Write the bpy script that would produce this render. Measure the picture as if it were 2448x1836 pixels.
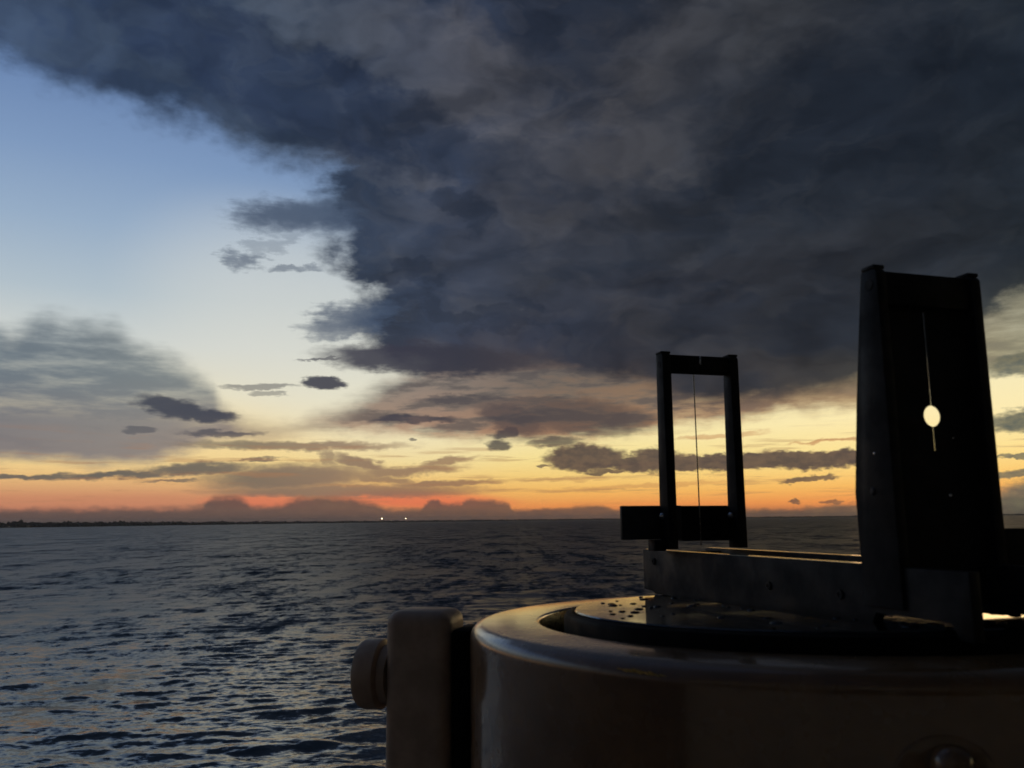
import bpy, bmesh, math, random
import numpy as np
from mathutils import Vector, Matrix

random.seed(7)
rng = np.random.default_rng(11)
scene = bpy.context.scene
for o in list(bpy.data.objects):
    bpy.data.objects.remove(o)
COL = scene.collection
R = math.radians

# ------------------------------------------------------------------ camera
EYE = 12.0                                   # eye height above the sea, on a ship's bridge wing
cam_d = bpy.data.cameras.new('camera')
cam = bpy.data.objects.new('camera', cam_d)
COL.objects.link(cam)
PITCH, ROLL = R(8.98), R(-0.632)
fw = Vector((0, math.cos(PITCH), math.sin(PITCH)))
rt0 = Vector((1, 0, 0))
up0 = rt0.cross(fw)
rt = rt0 * math.cos(ROLL) + up0 * math.sin(ROLL)
up = up0 * math.cos(ROLL) - rt0 * math.sin(ROLL)
m = Matrix((rt, up, -fw)).transposed().to_4x4()
m.translation = Vector((0, 0, EYE))
cam.matrix_world = m
cam_d.sensor_width = 36.0
cam_d.lens = 18.0 / math.tan(R(61.6 / 2))
cam_d.clip_start = 0.02
cam_d.clip_end = 60000
cam_d.dof.use_dof = True
cam_d.dof.focus_distance = 1.3
cam_d.dof.aperture_fstop = cam_d.lens / 1.25   # about 1.25 mm opening, a phone lens
scene.camera = cam

# ------------------------------------------------------------------ exposure
scene.view_settings.view_transform = 'Standard'
scene.view_settings.look = 'None'
scene.view_settings.exposure = 0.0
scene.view_settings.gamma = 1.0
scene.view_settings.use_curve_mapping = False
scene.cycles.use_adaptive_sampling = True
scene.cycles.adaptive_threshold = 0.02
scene.cycles.use_denoising = True
scene.cycles.max_bounces = 5
scene.cycles.diffuse_bounces = 2
scene.cycles.glossy_bounces = 3
scene.cycles.time_limit = 420.0

# ------------------------------------------------------------------ sun: just at the horizon, behind cloud
SUN_AZ, SUN_EL = R(27.0), R(1.5)
sun_d = bpy.data.lights.new('sun', 'SUN')
sun_d.energy = 0.05
sun_d.angle = R(12)
sun_d.color = (1.0, 0.62, 0.32)
sun = bpy.data.objects.new('sun', sun_d)
COL.objects.link(sun)
sun_dir = Vector((math.sin(SUN_AZ) * math.cos(SUN_EL), math.cos(SUN_AZ) * math.cos(SUN_EL), math.sin(SUN_EL)))
sun.rotation_euler = sun_dir.to_track_quat('Z', 'Y').to_euler()
sun.location = (40, 80, 60)


# ------------------------------------------------------------------ colour helpers
def lin(r, g, b):
    def f(c):
        c /= 255.0
        return c / 12.92 if c <= 0.04045 else ((c + 0.055) / 1.055) ** 2.4
    return (f(r), f(g), f(b), 1.0)


# ------------------------------------------------------------------ small node language
class NT:
    def __init__(self, tree):
        self.t = tree

    def node(self, kind, **kw):
        n = self.t.nodes.new(kind)
        for k, v in kw.items():
            setattr(n, k, v)
        return n

    def put(self, sock, val):
        if isinstance(val, S):
            self.t.links.new(val.s, sock)
        elif isinstance(val, bpy.types.NodeSocket):
            self.t.links.new(val, sock)
        else:
            sock.default_value = val

    def math(self, op, *a, clamp=False):
        n = self.node('ShaderNodeMath', operation=op, use_clamp=clamp)
        for i, v in enumerate(a):
            self.put(n.inputs[i], v)
        return S(self, n.outputs[0])

    def vmath(self, op, *a, out=0):
        n = self.node('ShaderNodeVectorMath', operation=op)
        for i, v in enumerate(a):
            self.put(n.inputs[i], v)
        return S(self, n.outputs[out])

    def xyz(self, x, y, z):
        n = self.node('ShaderNodeCombineXYZ')
        for i, v in enumerate((x, y, z)):
            self.put(n.inputs[i], v)
        return S(self, n.outputs[0])

    def sepc(self, v):
        n = self.node('ShaderNodeSeparateColor')
        self.put(n.inputs[0], v)
        return [S(self, o) for o in n.outputs]

    def sep(self, v):
        n = self.node('ShaderNodeSeparateXYZ')
        self.put(n.inputs[0], v)
        return [S(self, o) for o in n.outputs]

    def step(self, x, lo, hi, a=0.0, b=1.0, kind='SMOOTHSTEP'):
        n = self.node('ShaderNodeMapRange', interpolation_type=kind)
        n.clamp = True
        for i, v in enumerate((x, lo, hi, a, b)):
            self.put(n.inputs[i], v)
        return S(self, n.outputs[0])

    def noise(self, vec, scale=1.0, detail=4.0, rough=0.5, dist=0.0, color=False):
        n = self.node('ShaderNodeTexNoise')
        self.put(n.inputs['Vector'], vec)
        n.inputs['Scale'].default_value = scale
        n.inputs['Detail'].default_value = detail
        n.inputs['Roughness'].default_value = rough
        n.inputs['Distortion'].default_value = dist
        return S(self, n.outputs['Color' if color else 'Fac'])

    def mix(self, f, a, b, blend='MIX'):
        n = self.node('ShaderNodeMix', data_type='RGBA', blend_type=blend)
        self.put(n.inputs[0], f)
        self.put(n.inputs[6], a)
        self.put(n.inputs[7], b)
        return S(self, n.outputs[2])

    def ramp(self, f, stops, interp='LINEAR'):
        n = self.node('ShaderNodeValToRGB')
        cr = n.color_ramp
        cr.interpolation = interp
        while len(cr.elements) < len(stops):
            cr.elements.new(0.5)
        for e, (p, c) in zip(cr.elements, stops):
            e.position = p
            e.color = c
        self.put(n.inputs[0], f)
        return S(self, n.outputs[0])

    def curve(self, x, pts, lo, hi, vlo, vhi, handle='AUTO_CLAMPED'):
        """y(x) through pts, x in [lo,hi], y in [vlo,vhi]"""
        n = self.node('ShaderNodeFloatCurve')
        c = n.mapping.curves[0]
        P = sorted(((p - lo) / (hi - lo), (v - vlo) / (vhi - vlo)) for p, v in pts)
        n.mapping.use_clip = False
        c.points[0].location = P[0]
        c.points[1].location = P[-1]
        for q in P[1:-1]:
            c.points.new(*q)
        for q in c.points:
            q.handle_type = handle
        n.mapping.extend = 'HORIZONTAL'
        n.mapping.update()
        f = self.step(x, lo, hi, 0.0, 1.0, 'LINEAR')
        self.put(n.inputs['Factor'], 1.0)
        self.put(n.inputs['Value'], f)
        return S(self, n.outputs[0]) * (vhi - vlo) + vlo

    def blob(self, p, u, v, ru, rv, rot=0.0, soft=0.35):
        # p carries (bearing, elevation, 1): two dot products give the ellipse's own axes
        c, s_ = math.cos(R(rot)), math.sin(R(rot))
        x = self.vmath('DOT_PRODUCT', p, (c / ru, s_ / ru, -(c * u + s_ * v) / ru), out=1)
        y = self.vmath('DOT_PRODUCT', p, (-s_ / rv, c / rv, (s_ * u - c * v) / rv), out=1)
        d = self.math('MULTIPLY_ADD', x, x, y * y)
        return self.step(d, (1 + soft) ** 2, (1 - soft) ** 2)


class S:
    def __init__(self, nt, s):
        self.nt, self.s = nt, s

    def _b(self, op, o, rev=False):
        a = (o, self) if rev else (self, o)
        return self.nt.math(op, *a)

    def __add__(self, o): return self._b('ADD', o)
    def __radd__(self, o): return self._b('ADD', o)
    def __sub__(self, o): return self._b('SUBTRACT', o)
    def __rsub__(self, o): return self._b('SUBTRACT', o, True)
    def __mul__(self, o): return self._b('MULTIPLY', o)
    def __rmul__(self, o): return self._b('MULTIPLY', o)
    def __truediv__(self, o): return self._b('DIVIDE', o)
    def max(self, o): return self._b('MAXIMUM', o)
    def min(self, o): return self._b('MINIMUM', o)


# ------------------------------------------------------------------ world: dusk sky with a storm deck, laid out by bearing and elevation (degrees)
world = bpy.data.worlds.new('World')
scene.world = world
world.use_nodes = True
world.cycles.sampling_method = 'MANUAL'
world.cycles.sample_map_resolution = 256
wt = world.node_tree
wt.nodes.clear()
n = NT(wt)

ARM = [(-40, 28.5), (-32.6, 26.3), (-30.04, 25.4), (-27.41, 24.9), (-23.86, 24.4), (-20.42, 23.9), (-18.33, 23.3),
       (-15.91, 22.8), (-13.15, 22.5), (-8, 22.0), (40, 20.0)]                      # underside of the arm reaching over the clear sky
EDGE = [(7, -8.5), (9.7, -8.6), (11.4, -9.8), (12.6, -10.6), (14.2, -10.4), (15.3, -10.2), (16.3, -11.9), (17.5, -12.9),
        (18.6, -12.9), (20.5, -13.4), (22.7, -13.0), (26, -12.0)]                   # ragged west edge, bearing by elevation
BASE = [(-40, 9.8), (-9.5, 11.0), (-8, 10.2), (-3.31, 9.9), (1.37, 9.7), (5, 9.3), (9.08, 8.3), (10.5, 7.4), (15.01, 7.2), (17.9, 7.3),
        (22.08, 7.9), (26.07, 8.9), (28.71, 10.4), (29.74, 11.1), (31.55, 12.2), (40, 13.0)]
VTOP = [(-40, 12), (-31.41, 11.71), (-28.58, 12.5), (-25.8, 12.41), (-23.91, 11.29), (-21.15, 10.18), (-19.3, 8.97),
        (-18.83, 7.82), (-15.37, 6.58), (-12.46, 7.38), (-9.48, 8.95), (-6.42, 10.51), (-2, 14), (40, 20)]
VBOT = [(-40, 3.5), (-30.81, 3.53), (-23.5, 3.59), (-19.54, 4.74), (-14.18, 5.5), (-12.42, 5.7), (-7.92, 5.6), (-4.86, 5.4),
        (-0.23, 5.25), (2.84, 5.0), (5.93, 5.3), (10.51, 5.9), (15.54, 6.24), (19.23, 6.42), (21.98, 6.65), (25.94, 7.24),
        (31.18, 8.43), (40, 8.0)]
BANK = [(-40, 1.1), (-30.64, 1.04), (-25.89, 1.03), (-20.74, 1.09), (-19.67, 1.28), (-19.28, 1.62), (-18.32, 1.80), (-17.2, 1.45),
        (-16.76, 1.13), (-15.21, 1.18), (-14.5, 1.46), (-12.91, 1.69), (-11.15, 1.63), (-9.37, 1.23), (-6.36, 0.81),
        (-5.76, 1.2), (-5.15, 1.37), (-4.54, 1.03), (-3.33, 1.11), (-2.71, 1.41), (-1.49, 1.25), (-0.27, 1.05), (0.18, 0.68),
        (2.78, 0.71), (5.52, 0.86), (6.72, 0.61), (14.67, 0.5), (17.49, 0.47), (20.24, 0.71), (22.89, 0.81), (29.07, 0.96),
        (40, 1.1)]
# separate clouds: bearing, elevation, half width, half height, tilt, opacity
CLOUDS = {
    'deck': [(-14.6, 19.6, 3.0, 0.85, 5, 0.92), (-17.84, 16.65, 1.1, 0.4, 0, 0.7), (-16.02, 17.65, 1.78, 0.35, 20, 0.35),
             (-14.48, 16.2, 1.35, 0.15, 5, 0.6), (-10.8, 13.1, 2.2, 0.8, 14, 0.85), (-11.4, 12.2, 1.8, 0.3, 10, 0.7)],
    'dark': [(-5.49, 10.58, 6.66, 0.98, -2, 0.95), (-12.24, 10.65, 1.8, 0.12, 8, 0.8), (-12.65, 8.98, 1.37, 0.39, 0, 0.95),
             (-16.59, 8.6, 2.01, 0.21, 4, 0.6), (-15.71, 8.18, 0.93, 0.15, 0, 0.5), (-21.77, 7.16, 2.02, 0.6, -8, 0.95),
             (-19.9, 6.73, 1.79, 0.41, -3, 0.95), (-23.69, 5.75, 0.91, 0.23, 0, 0.6), (-18.74, 5.6, 2.17, 0.2, 2, 0.7),
             (-6.4, 6.68, 2.61, 0.28, 0, 0.75), (0.1, 6.65, 2.33, 0.99, -15, 0.7), (-0.28, 5.73, 0.99, 0.34, 8, 0.85),
             (-0.85, 4.93, 0.74, 0.37, 0, 0.85), (2.71, 5.04, 1.6, 0.31, 4, 0.75), (-6.85, 5.24, 0.24, 0.12, 0, 0.7), (4.4, 6.8, 4.2, 1.1, -4, 0.62), (7.5, 6.2, 2.0, 0.7, 10, 0.5),
             (1.2, 7.6, 4.0, 0.5, 0, 0.5), (-3.4, 8.0, 3.0, 0.25, 0, 0.45)],
    'streak': [(-14.16, 4.87, 5.8, 0.27, 0, 0.85), (-24.75, 2.96, 3.6, 0.20, 3, 0.95), (-20.02, 3.32, 2.9, 0.34, 3, 0.95),
               (-29.5, 2.75, 3.0, 0.13, 2, 0.9), (-21.5, 2.62, 1.6, 0.09, 1, 0.8),
               (-16.43, 3.99, 1.19, 0.12, 3, 0.9), (-9.9, 3.72, 1.7, 0.34, -14, 0.9), (-7.2, 3.25, 3.2, 0.30, 4, 0.85),
               (-4.4, 3.85, 1.7, 0.20, 8, 0.8), (-4.6, 2.38, 3.4, 0.20, 2, 0.85), (-14.4, 2.85, 4.6, 0.75, 3, 0.92),
               (-10.57, 1.95, 7.4, 0.36, 0, 0.85), (-12.1, 4.15, 0.6, 0.42, -35, 0.75), (-9.0, 2.75, 2.6, 0.22, -6, 0.8),
               (8.87, 2.08, 4.78, 0.16, 2, 0.4), (3.5, 2.6, 3.0, 0.12, 1, 0.35), (20.22, 4.64, 1.9, 0.09, 3, 0.7), (13.5, 5.2, 2.5, 0.14, 2, 0.5)],
    'band': [(4.84, 3.95, 2.6, 0.92, 0, 0.97), (4.07, 4.13, 1.23, 0.43, 0, 0.9), (8.02, 3.61, 1.81, 0.52, 0, 0.97),
             (9.47, 3.79, 1.65, 0.85, 0, 0.97), (14.82, 3.56, 7.73, 0.53, 1, 0.97), (19.88, 3.52, 3.54, 0.58, 2, 0.97),
             (6.19, 3.03, 1.46, 0.18, 3, 0.9), (1.91, 3.55, 0.52, 0.12, 0, 0.8), (18.84, 2.31, 1.65, 0.2, 5, 0.85),
             (18.07, 0.89, 0.36, 0.17, 0, 0.8), (20.25, 0.82, 0.59, 0.17, 0, 0.7)],
    'right': [(32.2, 8.7, 3.1, 0.68, 6, 0.9), (32.3, 5.36, 3.5, 0.66, 2, 0.95), (32.1, 3.39, 3.5, 0.16, 2, 0.85),
              (32.0, 2.45, 3.5, 0.21, 5, 0.85), (33.5, 1.01, 4.7, 1.15, 3, 0.9)],
}

tc = n.node('ShaderNodeTexCoord')
dvec = n.vmath('NORMALIZE', S(n, tc.outputs['Generated']))
dx, dy, dz = n.sep(dvec)
U = n.math('ARCTAN2', dx, dy) * 57.29578
V = n.math('ARCSINE', dz) * 57.29578
absU = n.math('ABSOLUTE', U)
Vp = V.max(0.0)
elf = n.step(Vp, 0.0, 14.0, 0.06, 1.0, 'LINEAR')     # cloud lumps look smaller towards the horizon

# warped bearing / elevation
lump = n.noise(n.xyz(U * 1.25, V * 2.4, 4.0), 1.0, 4, 0.6, color=True)
lx, ly, lz = n.sepc(lump)
mid_ = n.noise(n.xyz(U * 0.30, V * 0.42, 15.2), 1.0, 4, 0.55, color=True)
big = n.noise(n.xyz(U * 0.10, V * 0.2, 3.1), 1.0, 3, 0.55, color=True)
fine = n.noise(n.xyz(U * 0.75, V * 1.5, 7.7), 1.0, 5, 0.62, color=True)
strk = n.noise(n.xyz(U * 0.35, V * 2.2, 1.3), 1.0, 4, 0.6, color=True)
bx, by, bz = n.sepc(big)
fx, fy, fz = n.sepc(fine)
mx_, my_, mz_ = n.sepc(mid_)
sx, sy, sz = n.sepc(strk)
Ud = U + ((bx - 0.5) * 4.5 + (fx - 0.5) * 2.2) * elf
Vd = V + ((by - 0.5) * 2.6 + (fy - 0.5) * 1.6) * elf
small = n.step(Vp, 0.0, 10.0, 0.18, 1.0, 'LINEAR')
Ub = U + ((fx - 0.5) * 2.4 + (sx - 0.5) * 2.0) * small + (lx - 0.5) * 1.0
Vb = V + ((fy - 0.5) * 0.9 + (sy - 0.5) * 0.9) * small + (ly - 0.5) * 0.45
PB = n.xyz(Ub, Vb, 1.0)

# clear sky: physical dusk sky, graded to the afterglow of this evening
sky = n.node('ShaderNodeTexSky', sky_type='NISHITA')
sky.sun_disc = False
sky.sun_elevation = SUN_EL
sky.sun_rotation = SUN_AZ
sky.altitude = 12
sky.air_density = 1.2
sky.dust_density = 2.5
sky.ozone_density = 2.0
E_ = 40.0
def el(v, c): return (v / E_, lin(*c))
left = n.ramp(Vp / E_, [el(0, (200, 122, 100)), el(1.6, (216, 148, 110)), el(2.8, (242, 196, 132)), el(3.6, (252, 218, 150)),
                        el(6, (252, 228, 174)), el(8, (240, 231, 202)), el(11, (215, 219, 214)), el(14, (184, 199, 209)),
                        el(18, (156, 179, 205)), el(22, (131, 158, 196)), el(27, (104, 133, 179)), el(36, (60, 86, 138))])
right = n.ramp(Vp / E_, [el(0, (232, 132, 82)), el(0.9, (252, 160, 86)), el(1.8, (255, 194, 104)), el(2.8, (255, 216, 130)),
                         el(4, (255, 232, 156)), el(6, (255, 241, 184)), el(8, (250, 240, 192)), el(11, (214, 214, 196)),
                         el(16, (160, 178, 196)), el(24, (104, 132, 176)), el(36, (56, 80, 128))])
fr = n.step(U, -24.0, 6.0)
clear = n.mix(fr, left, right)
# red afterglow low over the middle of the bay
glow = n.blob(n.xyz(U, V, 1.0), -6.4, 1.38, 4.6, 0.42, -2, 0.7)
glow = glow.max(n.blob(n.xyz(U, V, 1.0), -16.0, 1.35, 2.6, 0.35, 0, 0.8) * 0.7)
clear = n.mix(glow * 0.65, clear, lin(242, 108, 84))
shine = n.blob(n.xyz(U, V, 1.0), -11.5, 12.0, 8.5, 4.6, -20, 0.9)
clear = n.mix(shine * 0.50, clear, lin(230, 230, 220))
back = n.step(absU, 60.0, 140.0)
clear = n.mix(back, clear, lin(40, 50, 72))
nish = n.mix(1.0, S(n, sky.outputs[0]), (0.1, 0.1, 0.1, 1), 'MULTIPLY')
clear = n.mix(0.08, clear, nish)
col = clear

# high grey-brown veil
vtop = n.curve(U, VTOP, -40, 40, 0, 40)
vbot = n.curve(U, VBOT, -40, 40, 0, 40)
VV = V + ((sy - 0.5) * 1.2 + (my_ - 0.5) * 2.0 + (fy - 0.5) * 0.8) * n.step(Vp, 0, 10, 0.35, 1.0, 'LINEAR')
veil = n.step(vtop - VV, -0.5, 1.8) * n.step(VV - vbot, -0.55, 0.75)
vtex = n.noise(n.xyz(U * 0.22, V * 1.1, 9.0), 1.0, 5, 0.6)
veil_op = n.step(vtex, 0.25, 0.60, 0.66, 0.96).max(n.step(V, 8.5, 6.0) * n.step(U, -14.0, -22.0) * 0.95).max(n.step(absU, 16.0, 9.0) * 0.93)
vcol = n.ramp(n.step(U, -32, 32, 0, 1, 'LINEAR'), [(0.0, lin(100, 115, 128)), (0.2, lin(126, 134, 135)), (0.28, lin(136, 133, 122)), (0.40, lin(136, 120, 110)),
                                               (0.53, lin(104, 86, 80)), (0.72, lin(132, 100, 76)), (0.85, lin(148, 126, 92)), (1.0, lin(140, 136, 110))])
vwarm = n.step(V, 9.5, 4.0)
vcol = n.mix(vwarm * n.step(U, -26.0, -8.0, 0.3, 1.0) * 0.55, vcol, lin(200, 138, 98))
vcol = n.mix(n.step(vtex, 0.35, 0.7) * n.step(U, -24.0, -10.0, 0.15, 0.35), vcol, lin(86, 88, 94))
mid = n.step(U, -15.0, -8.0) * n.step(U, 20.0, 10.0)
vcol = n.mix(n.step(vtex, 0.44, 0.58) * mid * 0.75, vcol, lin(82, 76, 78))
col = n.mix(veil * veil_op, col, vcol)

# low streaks in front of the afterglow
def blobs(key, p, soft):
    acc = None
    for u, v, ru, rv, rot, op in CLOUDS[key]:
        b = n.blob(p, u, v, ru, rv, rot, soft) * op
        acc = b if acc is None else acc.max(b)
    return acc
PS = n.xyz(U + (sx - 0.5) * 3.2 * small + (lx - 0.5) * 1.8, V + ((sy - 0.5) * 1.1 + (fy - 0.5) * 0.7) * small + (ly - 0.5) * 0.55, 1.0)
scol = n.ramp(n.step(U, -28, 12, 0, 1, 'LINEAR'), [(0.0, lin(92, 92, 90)), (0.25, lin(112, 104, 94)), (0.40, lin(136, 114, 98)), (0.6, lin(142, 108, 88)), (1.0, lin(190, 122, 78))])
col = n.mix(blobs('streak', PS, 0.55), col, scol)
thin = n.noise(n.xyz(U * 0.16, V * 2.4, 21.0), 1.0, 4, 0.6)
thin_m = n.step(thin, 0.52, 0.66) * n.step(V, 0.6, 1.8) * n.step(V, 6.5, 4.0) * n.step(absU, 40, 30)
col = n.mix(thin_m * 0.45, col, lin(168, 122, 88))

# the storm deck
Us = U + ((mx_ - 0.5) * 5.5 + (fx - 0.5) * 2.2 + (sx - 0.5) * 1.2) * elf
Vs = V + ((my_ - 0.5) * 3.2 + (fy - 0.5) * 1.2) * elf
arm = n.curve(Us, ARM, -40, 40, 0, 40) * n.step(absU, 60.0, 130.0, 1.0, 0.15)
base = n.curve(Ud, BASE, -40, 40, 0, 40) * n.step(absU, 60.0, 130.0, 1.0, 0.15)
edge = n.curve(Vs, EDGE, 7, 27, -20, 0)
m_arm = n.step(Vs - arm, -0.9, 1.5)
dd = Vd - base
m_main = n.step(Us - edge, -1.1, 1.9) * n.step(dd, -0.45, 1.1)
deck = m_arm.max(m_main)
# heaped cloud masses overlapping inside the deck: each has a firm edge and fades inward
WP = n.xyz(U + (bx - 0.5) * 9 + (fx - 0.5) * 1.0, (V + (by - 0.5) * 6 + (fy - 0.5) * 0.7) * 1.7, 0.0)
h1 = n.noise(n.vmath('ADD', WP, (11.0, 3.0, 0.0)), 0.085, 2, 0.5)
h2 = n.noise(n.vmath('ADD', WP, (57.0, 31.0, 4.0)), 0.17, 3, 0.5)
h3 = n.noise(n.vmath('ADD', WP, (5.0, 77.0, 9.0)), 0.36, 3, 0.5)
uu = n.step(U, -34, 34, 0, 1, 'LINEAR')
dcol = n.ramp(uu, [(0.0, lin(58, 74, 102)), (0.28, lin(47, 61, 82)), (0.45, lin(51, 60, 79)),
                   (0.62, lin(45, 50, 61)), (0.8, lin(36, 42, 52)), (1.0, lin(30, 37, 46))])
warm = n.ramp(uu, [(0.0, lin(70, 86, 104)), (0.28, lin(74, 83, 98)), (0.45, lin(80, 82, 91)), (0.6, lin(71, 71, 76)), (0.75, lin(60, 62, 67)),
                   (0.9, lin(50, 54, 61)), (1.0, lin(48, 54, 60))])
deep = n.ramp(uu, [(0.0, lin(46, 62, 92)), (0.45, lin(42, 50, 66)), (0.7, lin(32, 37, 46)), (1.0, lin(24, 30, 38))])
P3 = n.xyz(U + (mx_ - 0.5) * 7 + (fx - 0.5) * 2.0, V + (my_ - 0.5) * 5 + (fy - 0.5) * 1.6, 1.0)
patch = n.blob(P3, -4.5, 28.6, 11.0, 3.0, -24, 0.6)
patch = patch.max(n.blob(P3, 9.0, 24.2, 9.0, 1.9, 6, 0.6))
patch = patch.max(n.blob(P3, 15.0, 30.0, 8.0, 3.2, 12, 0.6) * 0.85)
patch = patch.max(n.blob(P3, -8.0, 23.0, 3.0, 0.7, -12, 0.7) * 0.7)
patch = patch.max(n.blob(P3, -1.0, 18.5, 3.5, 3.0, 40, 0.7) * 0.5)
patch = patch.max(n.blob(P3, -20.0, 31.5, 9.0, 2.2, -8, 0.7) * 0.5)
dpatch = n.blob(P3, -13.5, 27.0, 14.5, 2.6, -15, 0.28)
dpatch = dpatch.max(n.blob(P3, 24.0, 23.5, 10.0, 5.2, -8, 0.25) * 0.9)
dpatch = dpatch.max(n.blob(P3, 5.5, 32.5, 6.0, 4.0, 60, 0.6) * 0.9)
dpatch = dpatch.max(n.blob(P3, 7.0, 18.0, 7.0, 1.6, 8, 0.6) * 0.7)
dpatch = dpatch.max(n.blob(P3, -6.5, 15.6, 2.2, 0.6, -5, 0.3) * 0.9)
dpatch = dpatch.max(n.blob(P3, -4.2, 13.9, 2.0, 0.6, -8, 0.3) * 0.85)
dpatch = dpatch.max(n.blob(P3, 1.0, 13.4, 3.2, 0.5, -6, 0.35) * 0.6)
dpatch = dpatch.max(n.blob(P3, -3.8, 20.2, 2.2, 1.0, -30, 0.3) * 0.85)
lightf = (n.step(h1, 0.40, 0.66) * 0.35 + patch * 0.80 + n.step(h2, 0.44, 0.72) * 0.30
          + n.step(h2, 0.51, 0.56) * n.step(h2, 0.78, 0.56) * 0.16 - 0.06).max(0.0).min(1.0)
dcol = n.mix(lightf, dcol, warm)
darkf = (dpatch * 0.75 + n.step(h2, 0.50, 0.30) * 0.30 + n.step(h3, 0.50, 0.30) * 0.22).min(1.0)
dcol = n.mix(darkf, dcol, deep)
dcol = n.mix(n.step(h3, 0.54, 0.62) * n.step(h3, 0.80, 0.62) * 0.16, dcol, warm)
# billows: the side of each heap that faces the glow low in the west catches a little more light
r1 = n.noise(n.vmath('ADD', WP, (23.0, 41.0, 2.0)), 0.15, 4, 0.5)
r2 = n.noise(n.vmath('ADD', WP, (24.0, 39.3, 2.0)), 0.15, 4, 0.5)
rel = ((r1 - r2) * 1.5 + 0.91).max(0.65).min(1.25)
rl = n.node('ShaderNodeCombineColor')
for i_ in range(3):
    n.put(rl.inputs[i_], rel)
dcol = n.mix(1.0, dcol, S(n, rl.outputs[0]), 'MULTIPLY')
under = n.step(dd, 4.5, 0.0) * n.step(V, 15.0, 8.5)
ucol = n.ramp(n.step(U, -20, 34, 0, 1, 'LINEAR'), [(0.0, lin(76, 78, 88)), (0.3, lin(88, 80, 82)), (0.5, lin(78, 68, 66)),
                                               (0.8, lin(70, 68, 64)), (1.0, lin(92, 98, 88))])
dcol = n.mix(under * n.step(h2, 0.36, 0.6, 0.25, 1.0) * 0.7, dcol, ucol)
col = n.mix(deck * 0.985, col, dcol)
col = n.mix(blobs('deck', n.xyz(U + ((fx - 0.5) * 4 + (sx - 0.5) * 4), V + (fy - 0.5) * 1.4 + (my_ - 0.5) * 1.6, 1.0), 0.85), col, lin(70, 84, 106))

# separate dark clouds, the long cumulus band, the bars of cloud in the north
kcol = n.ramp(n.step(U, -26, 6, 0, 1, 'LINEAR'), [(0.0, lin(74, 78, 88)), (0.5, lin(60, 60, 74)), (0.7, lin(56, 57, 68)), (1.0, lin(72, 64, 66))])
col = n.mix(blobs('dark', PB, 0.33), col, kcol)
PN = n.xyz(U + (lx - 0.5) * 1.6 + (fx - 0.5) * 0.6, V + (ly - 0.5) * 0.95, 1.0)
bcol = n.mix(n.step(lz, 0.3, 0.7), lin(84, 72, 68), lin(110, 90, 76))
col = n.mix(blobs('band', PN, 0.22), col, bcol)
rcol = n.mix(n.step(lz, 0.3, 0.7), lin(84, 92, 88), lin(122, 118, 96))
col = n.mix(blobs('right', PN, 0.3), col, rcol)

# bank of far cumulus and haze on the horizon
bank_hi = n.curve(U + (lx - 0.5) * 0.35, BANK, -40, 40, 0, 4, 'AUTO')
bank = n.step(bank_hi - V - (ly - 0.5) * 0.5 - (fy - 0.5) * 0.5, -0.14, n.step(U, -12.0, -4.0, 0.42, 0.22))
hz = n.ramp(n.step(U, -32, 32, 0, 1, 'LINEAR'), [(0.0, lin(84, 78, 76)), (0.3, lin(94, 83, 77)), (0.5, lin(108, 86, 74)), (0.75, lin(124, 96, 74)), (1.0, lin(116, 112, 90))])
hz = n.mix(n.step(lz, 0.35, 0.65) * 0.5, hz, lin(76, 72, 72))
col = n.mix(bank * 0.86, col, hz)
col = n.mix(n.step(V, 0.9, 0.1) * 0.5, col, hz)
col = n.mix(n.step(absU, 45, 150) * 0.82, col, lin(13, 17, 24))      # night coming up opposite the afterglow

bg = n.node('ShaderNodeBackground')
n.put(bg.inputs['Color'], n.mix(1.0, col, (10.0, 10.0, 10.0, 1), 'MULTIPLY'))
bg.inputs['Strength'].default_value = 0.1
wo = n.node('ShaderNodeOutputWorld')
wt.links.new(bg.outputs[0], wo.inputs['Surface'])


# ================================================================== materials
def material(name):
    mt = bpy.data.materials.new(name)
    mt.use_nodes = True
    mt.node_tree.nodes.clear()
    q = NT(mt.node_tree)
    out = q.node('ShaderNodeOutputMaterial')
    return mt, q, out


def principled(name, base, rough=0.5, metal=0.0, spec=0.5, coat=0.0, scale=60.0, var=0.25, bump=0.0, bscale=200.0, rvar=0.12, stretch=(1, 1, 1)):
    mt, q, out = material(name)
    p = q.node('ShaderNodeBsdfPrincipled')
    g = q.node('ShaderNodeTexCoord')
    co = q.vmath('MULTIPLY', S(q, g.outputs['Object']), stretch)
    w = q.noise(co, scale, 6, 0.6)
    dark = tuple(c * (1 - var) for c in base[:3]) + (1,)
    lite = tuple(min(1, c * (1 + var)) for c in base[:3]) + (1,)
    q.put(p.inputs['Base Color'], q.mix(q.step(w, 0.3, 0.7), dark, lite))
    q.put(p.inputs['Roughness'], q.step(q.noise(co, scale * 0.35, 5, 0.65), 0.3, 0.7, max(0.03, rough - rvar), rough + rvar))
    p.inputs['Metallic'].default_value = metal
    p.inputs['Specular IOR Level'].default_value = spec
    p.inputs['Coat Weight'].default_value = coat
    p.inputs['Coat Roughness'].default_value = 0.10
    p.inputs['Coat IOR'].default_value = 1.65
    if bump:
        b = q.node('ShaderNodeBump')
        b.inputs['Strength'].default_value = 1.0
        b.inputs['Distance'].default_value = bump
        q.put(b.inputs['Height'], q.noise(co, bscale, 5, 0.6))
        mt.node_tree.links.new(b.outputs[0], p.inputs['Normal'])
    mt.node_tree.links.new(p.outputs[0], out.inputs['Surface'])
    return mt


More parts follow.
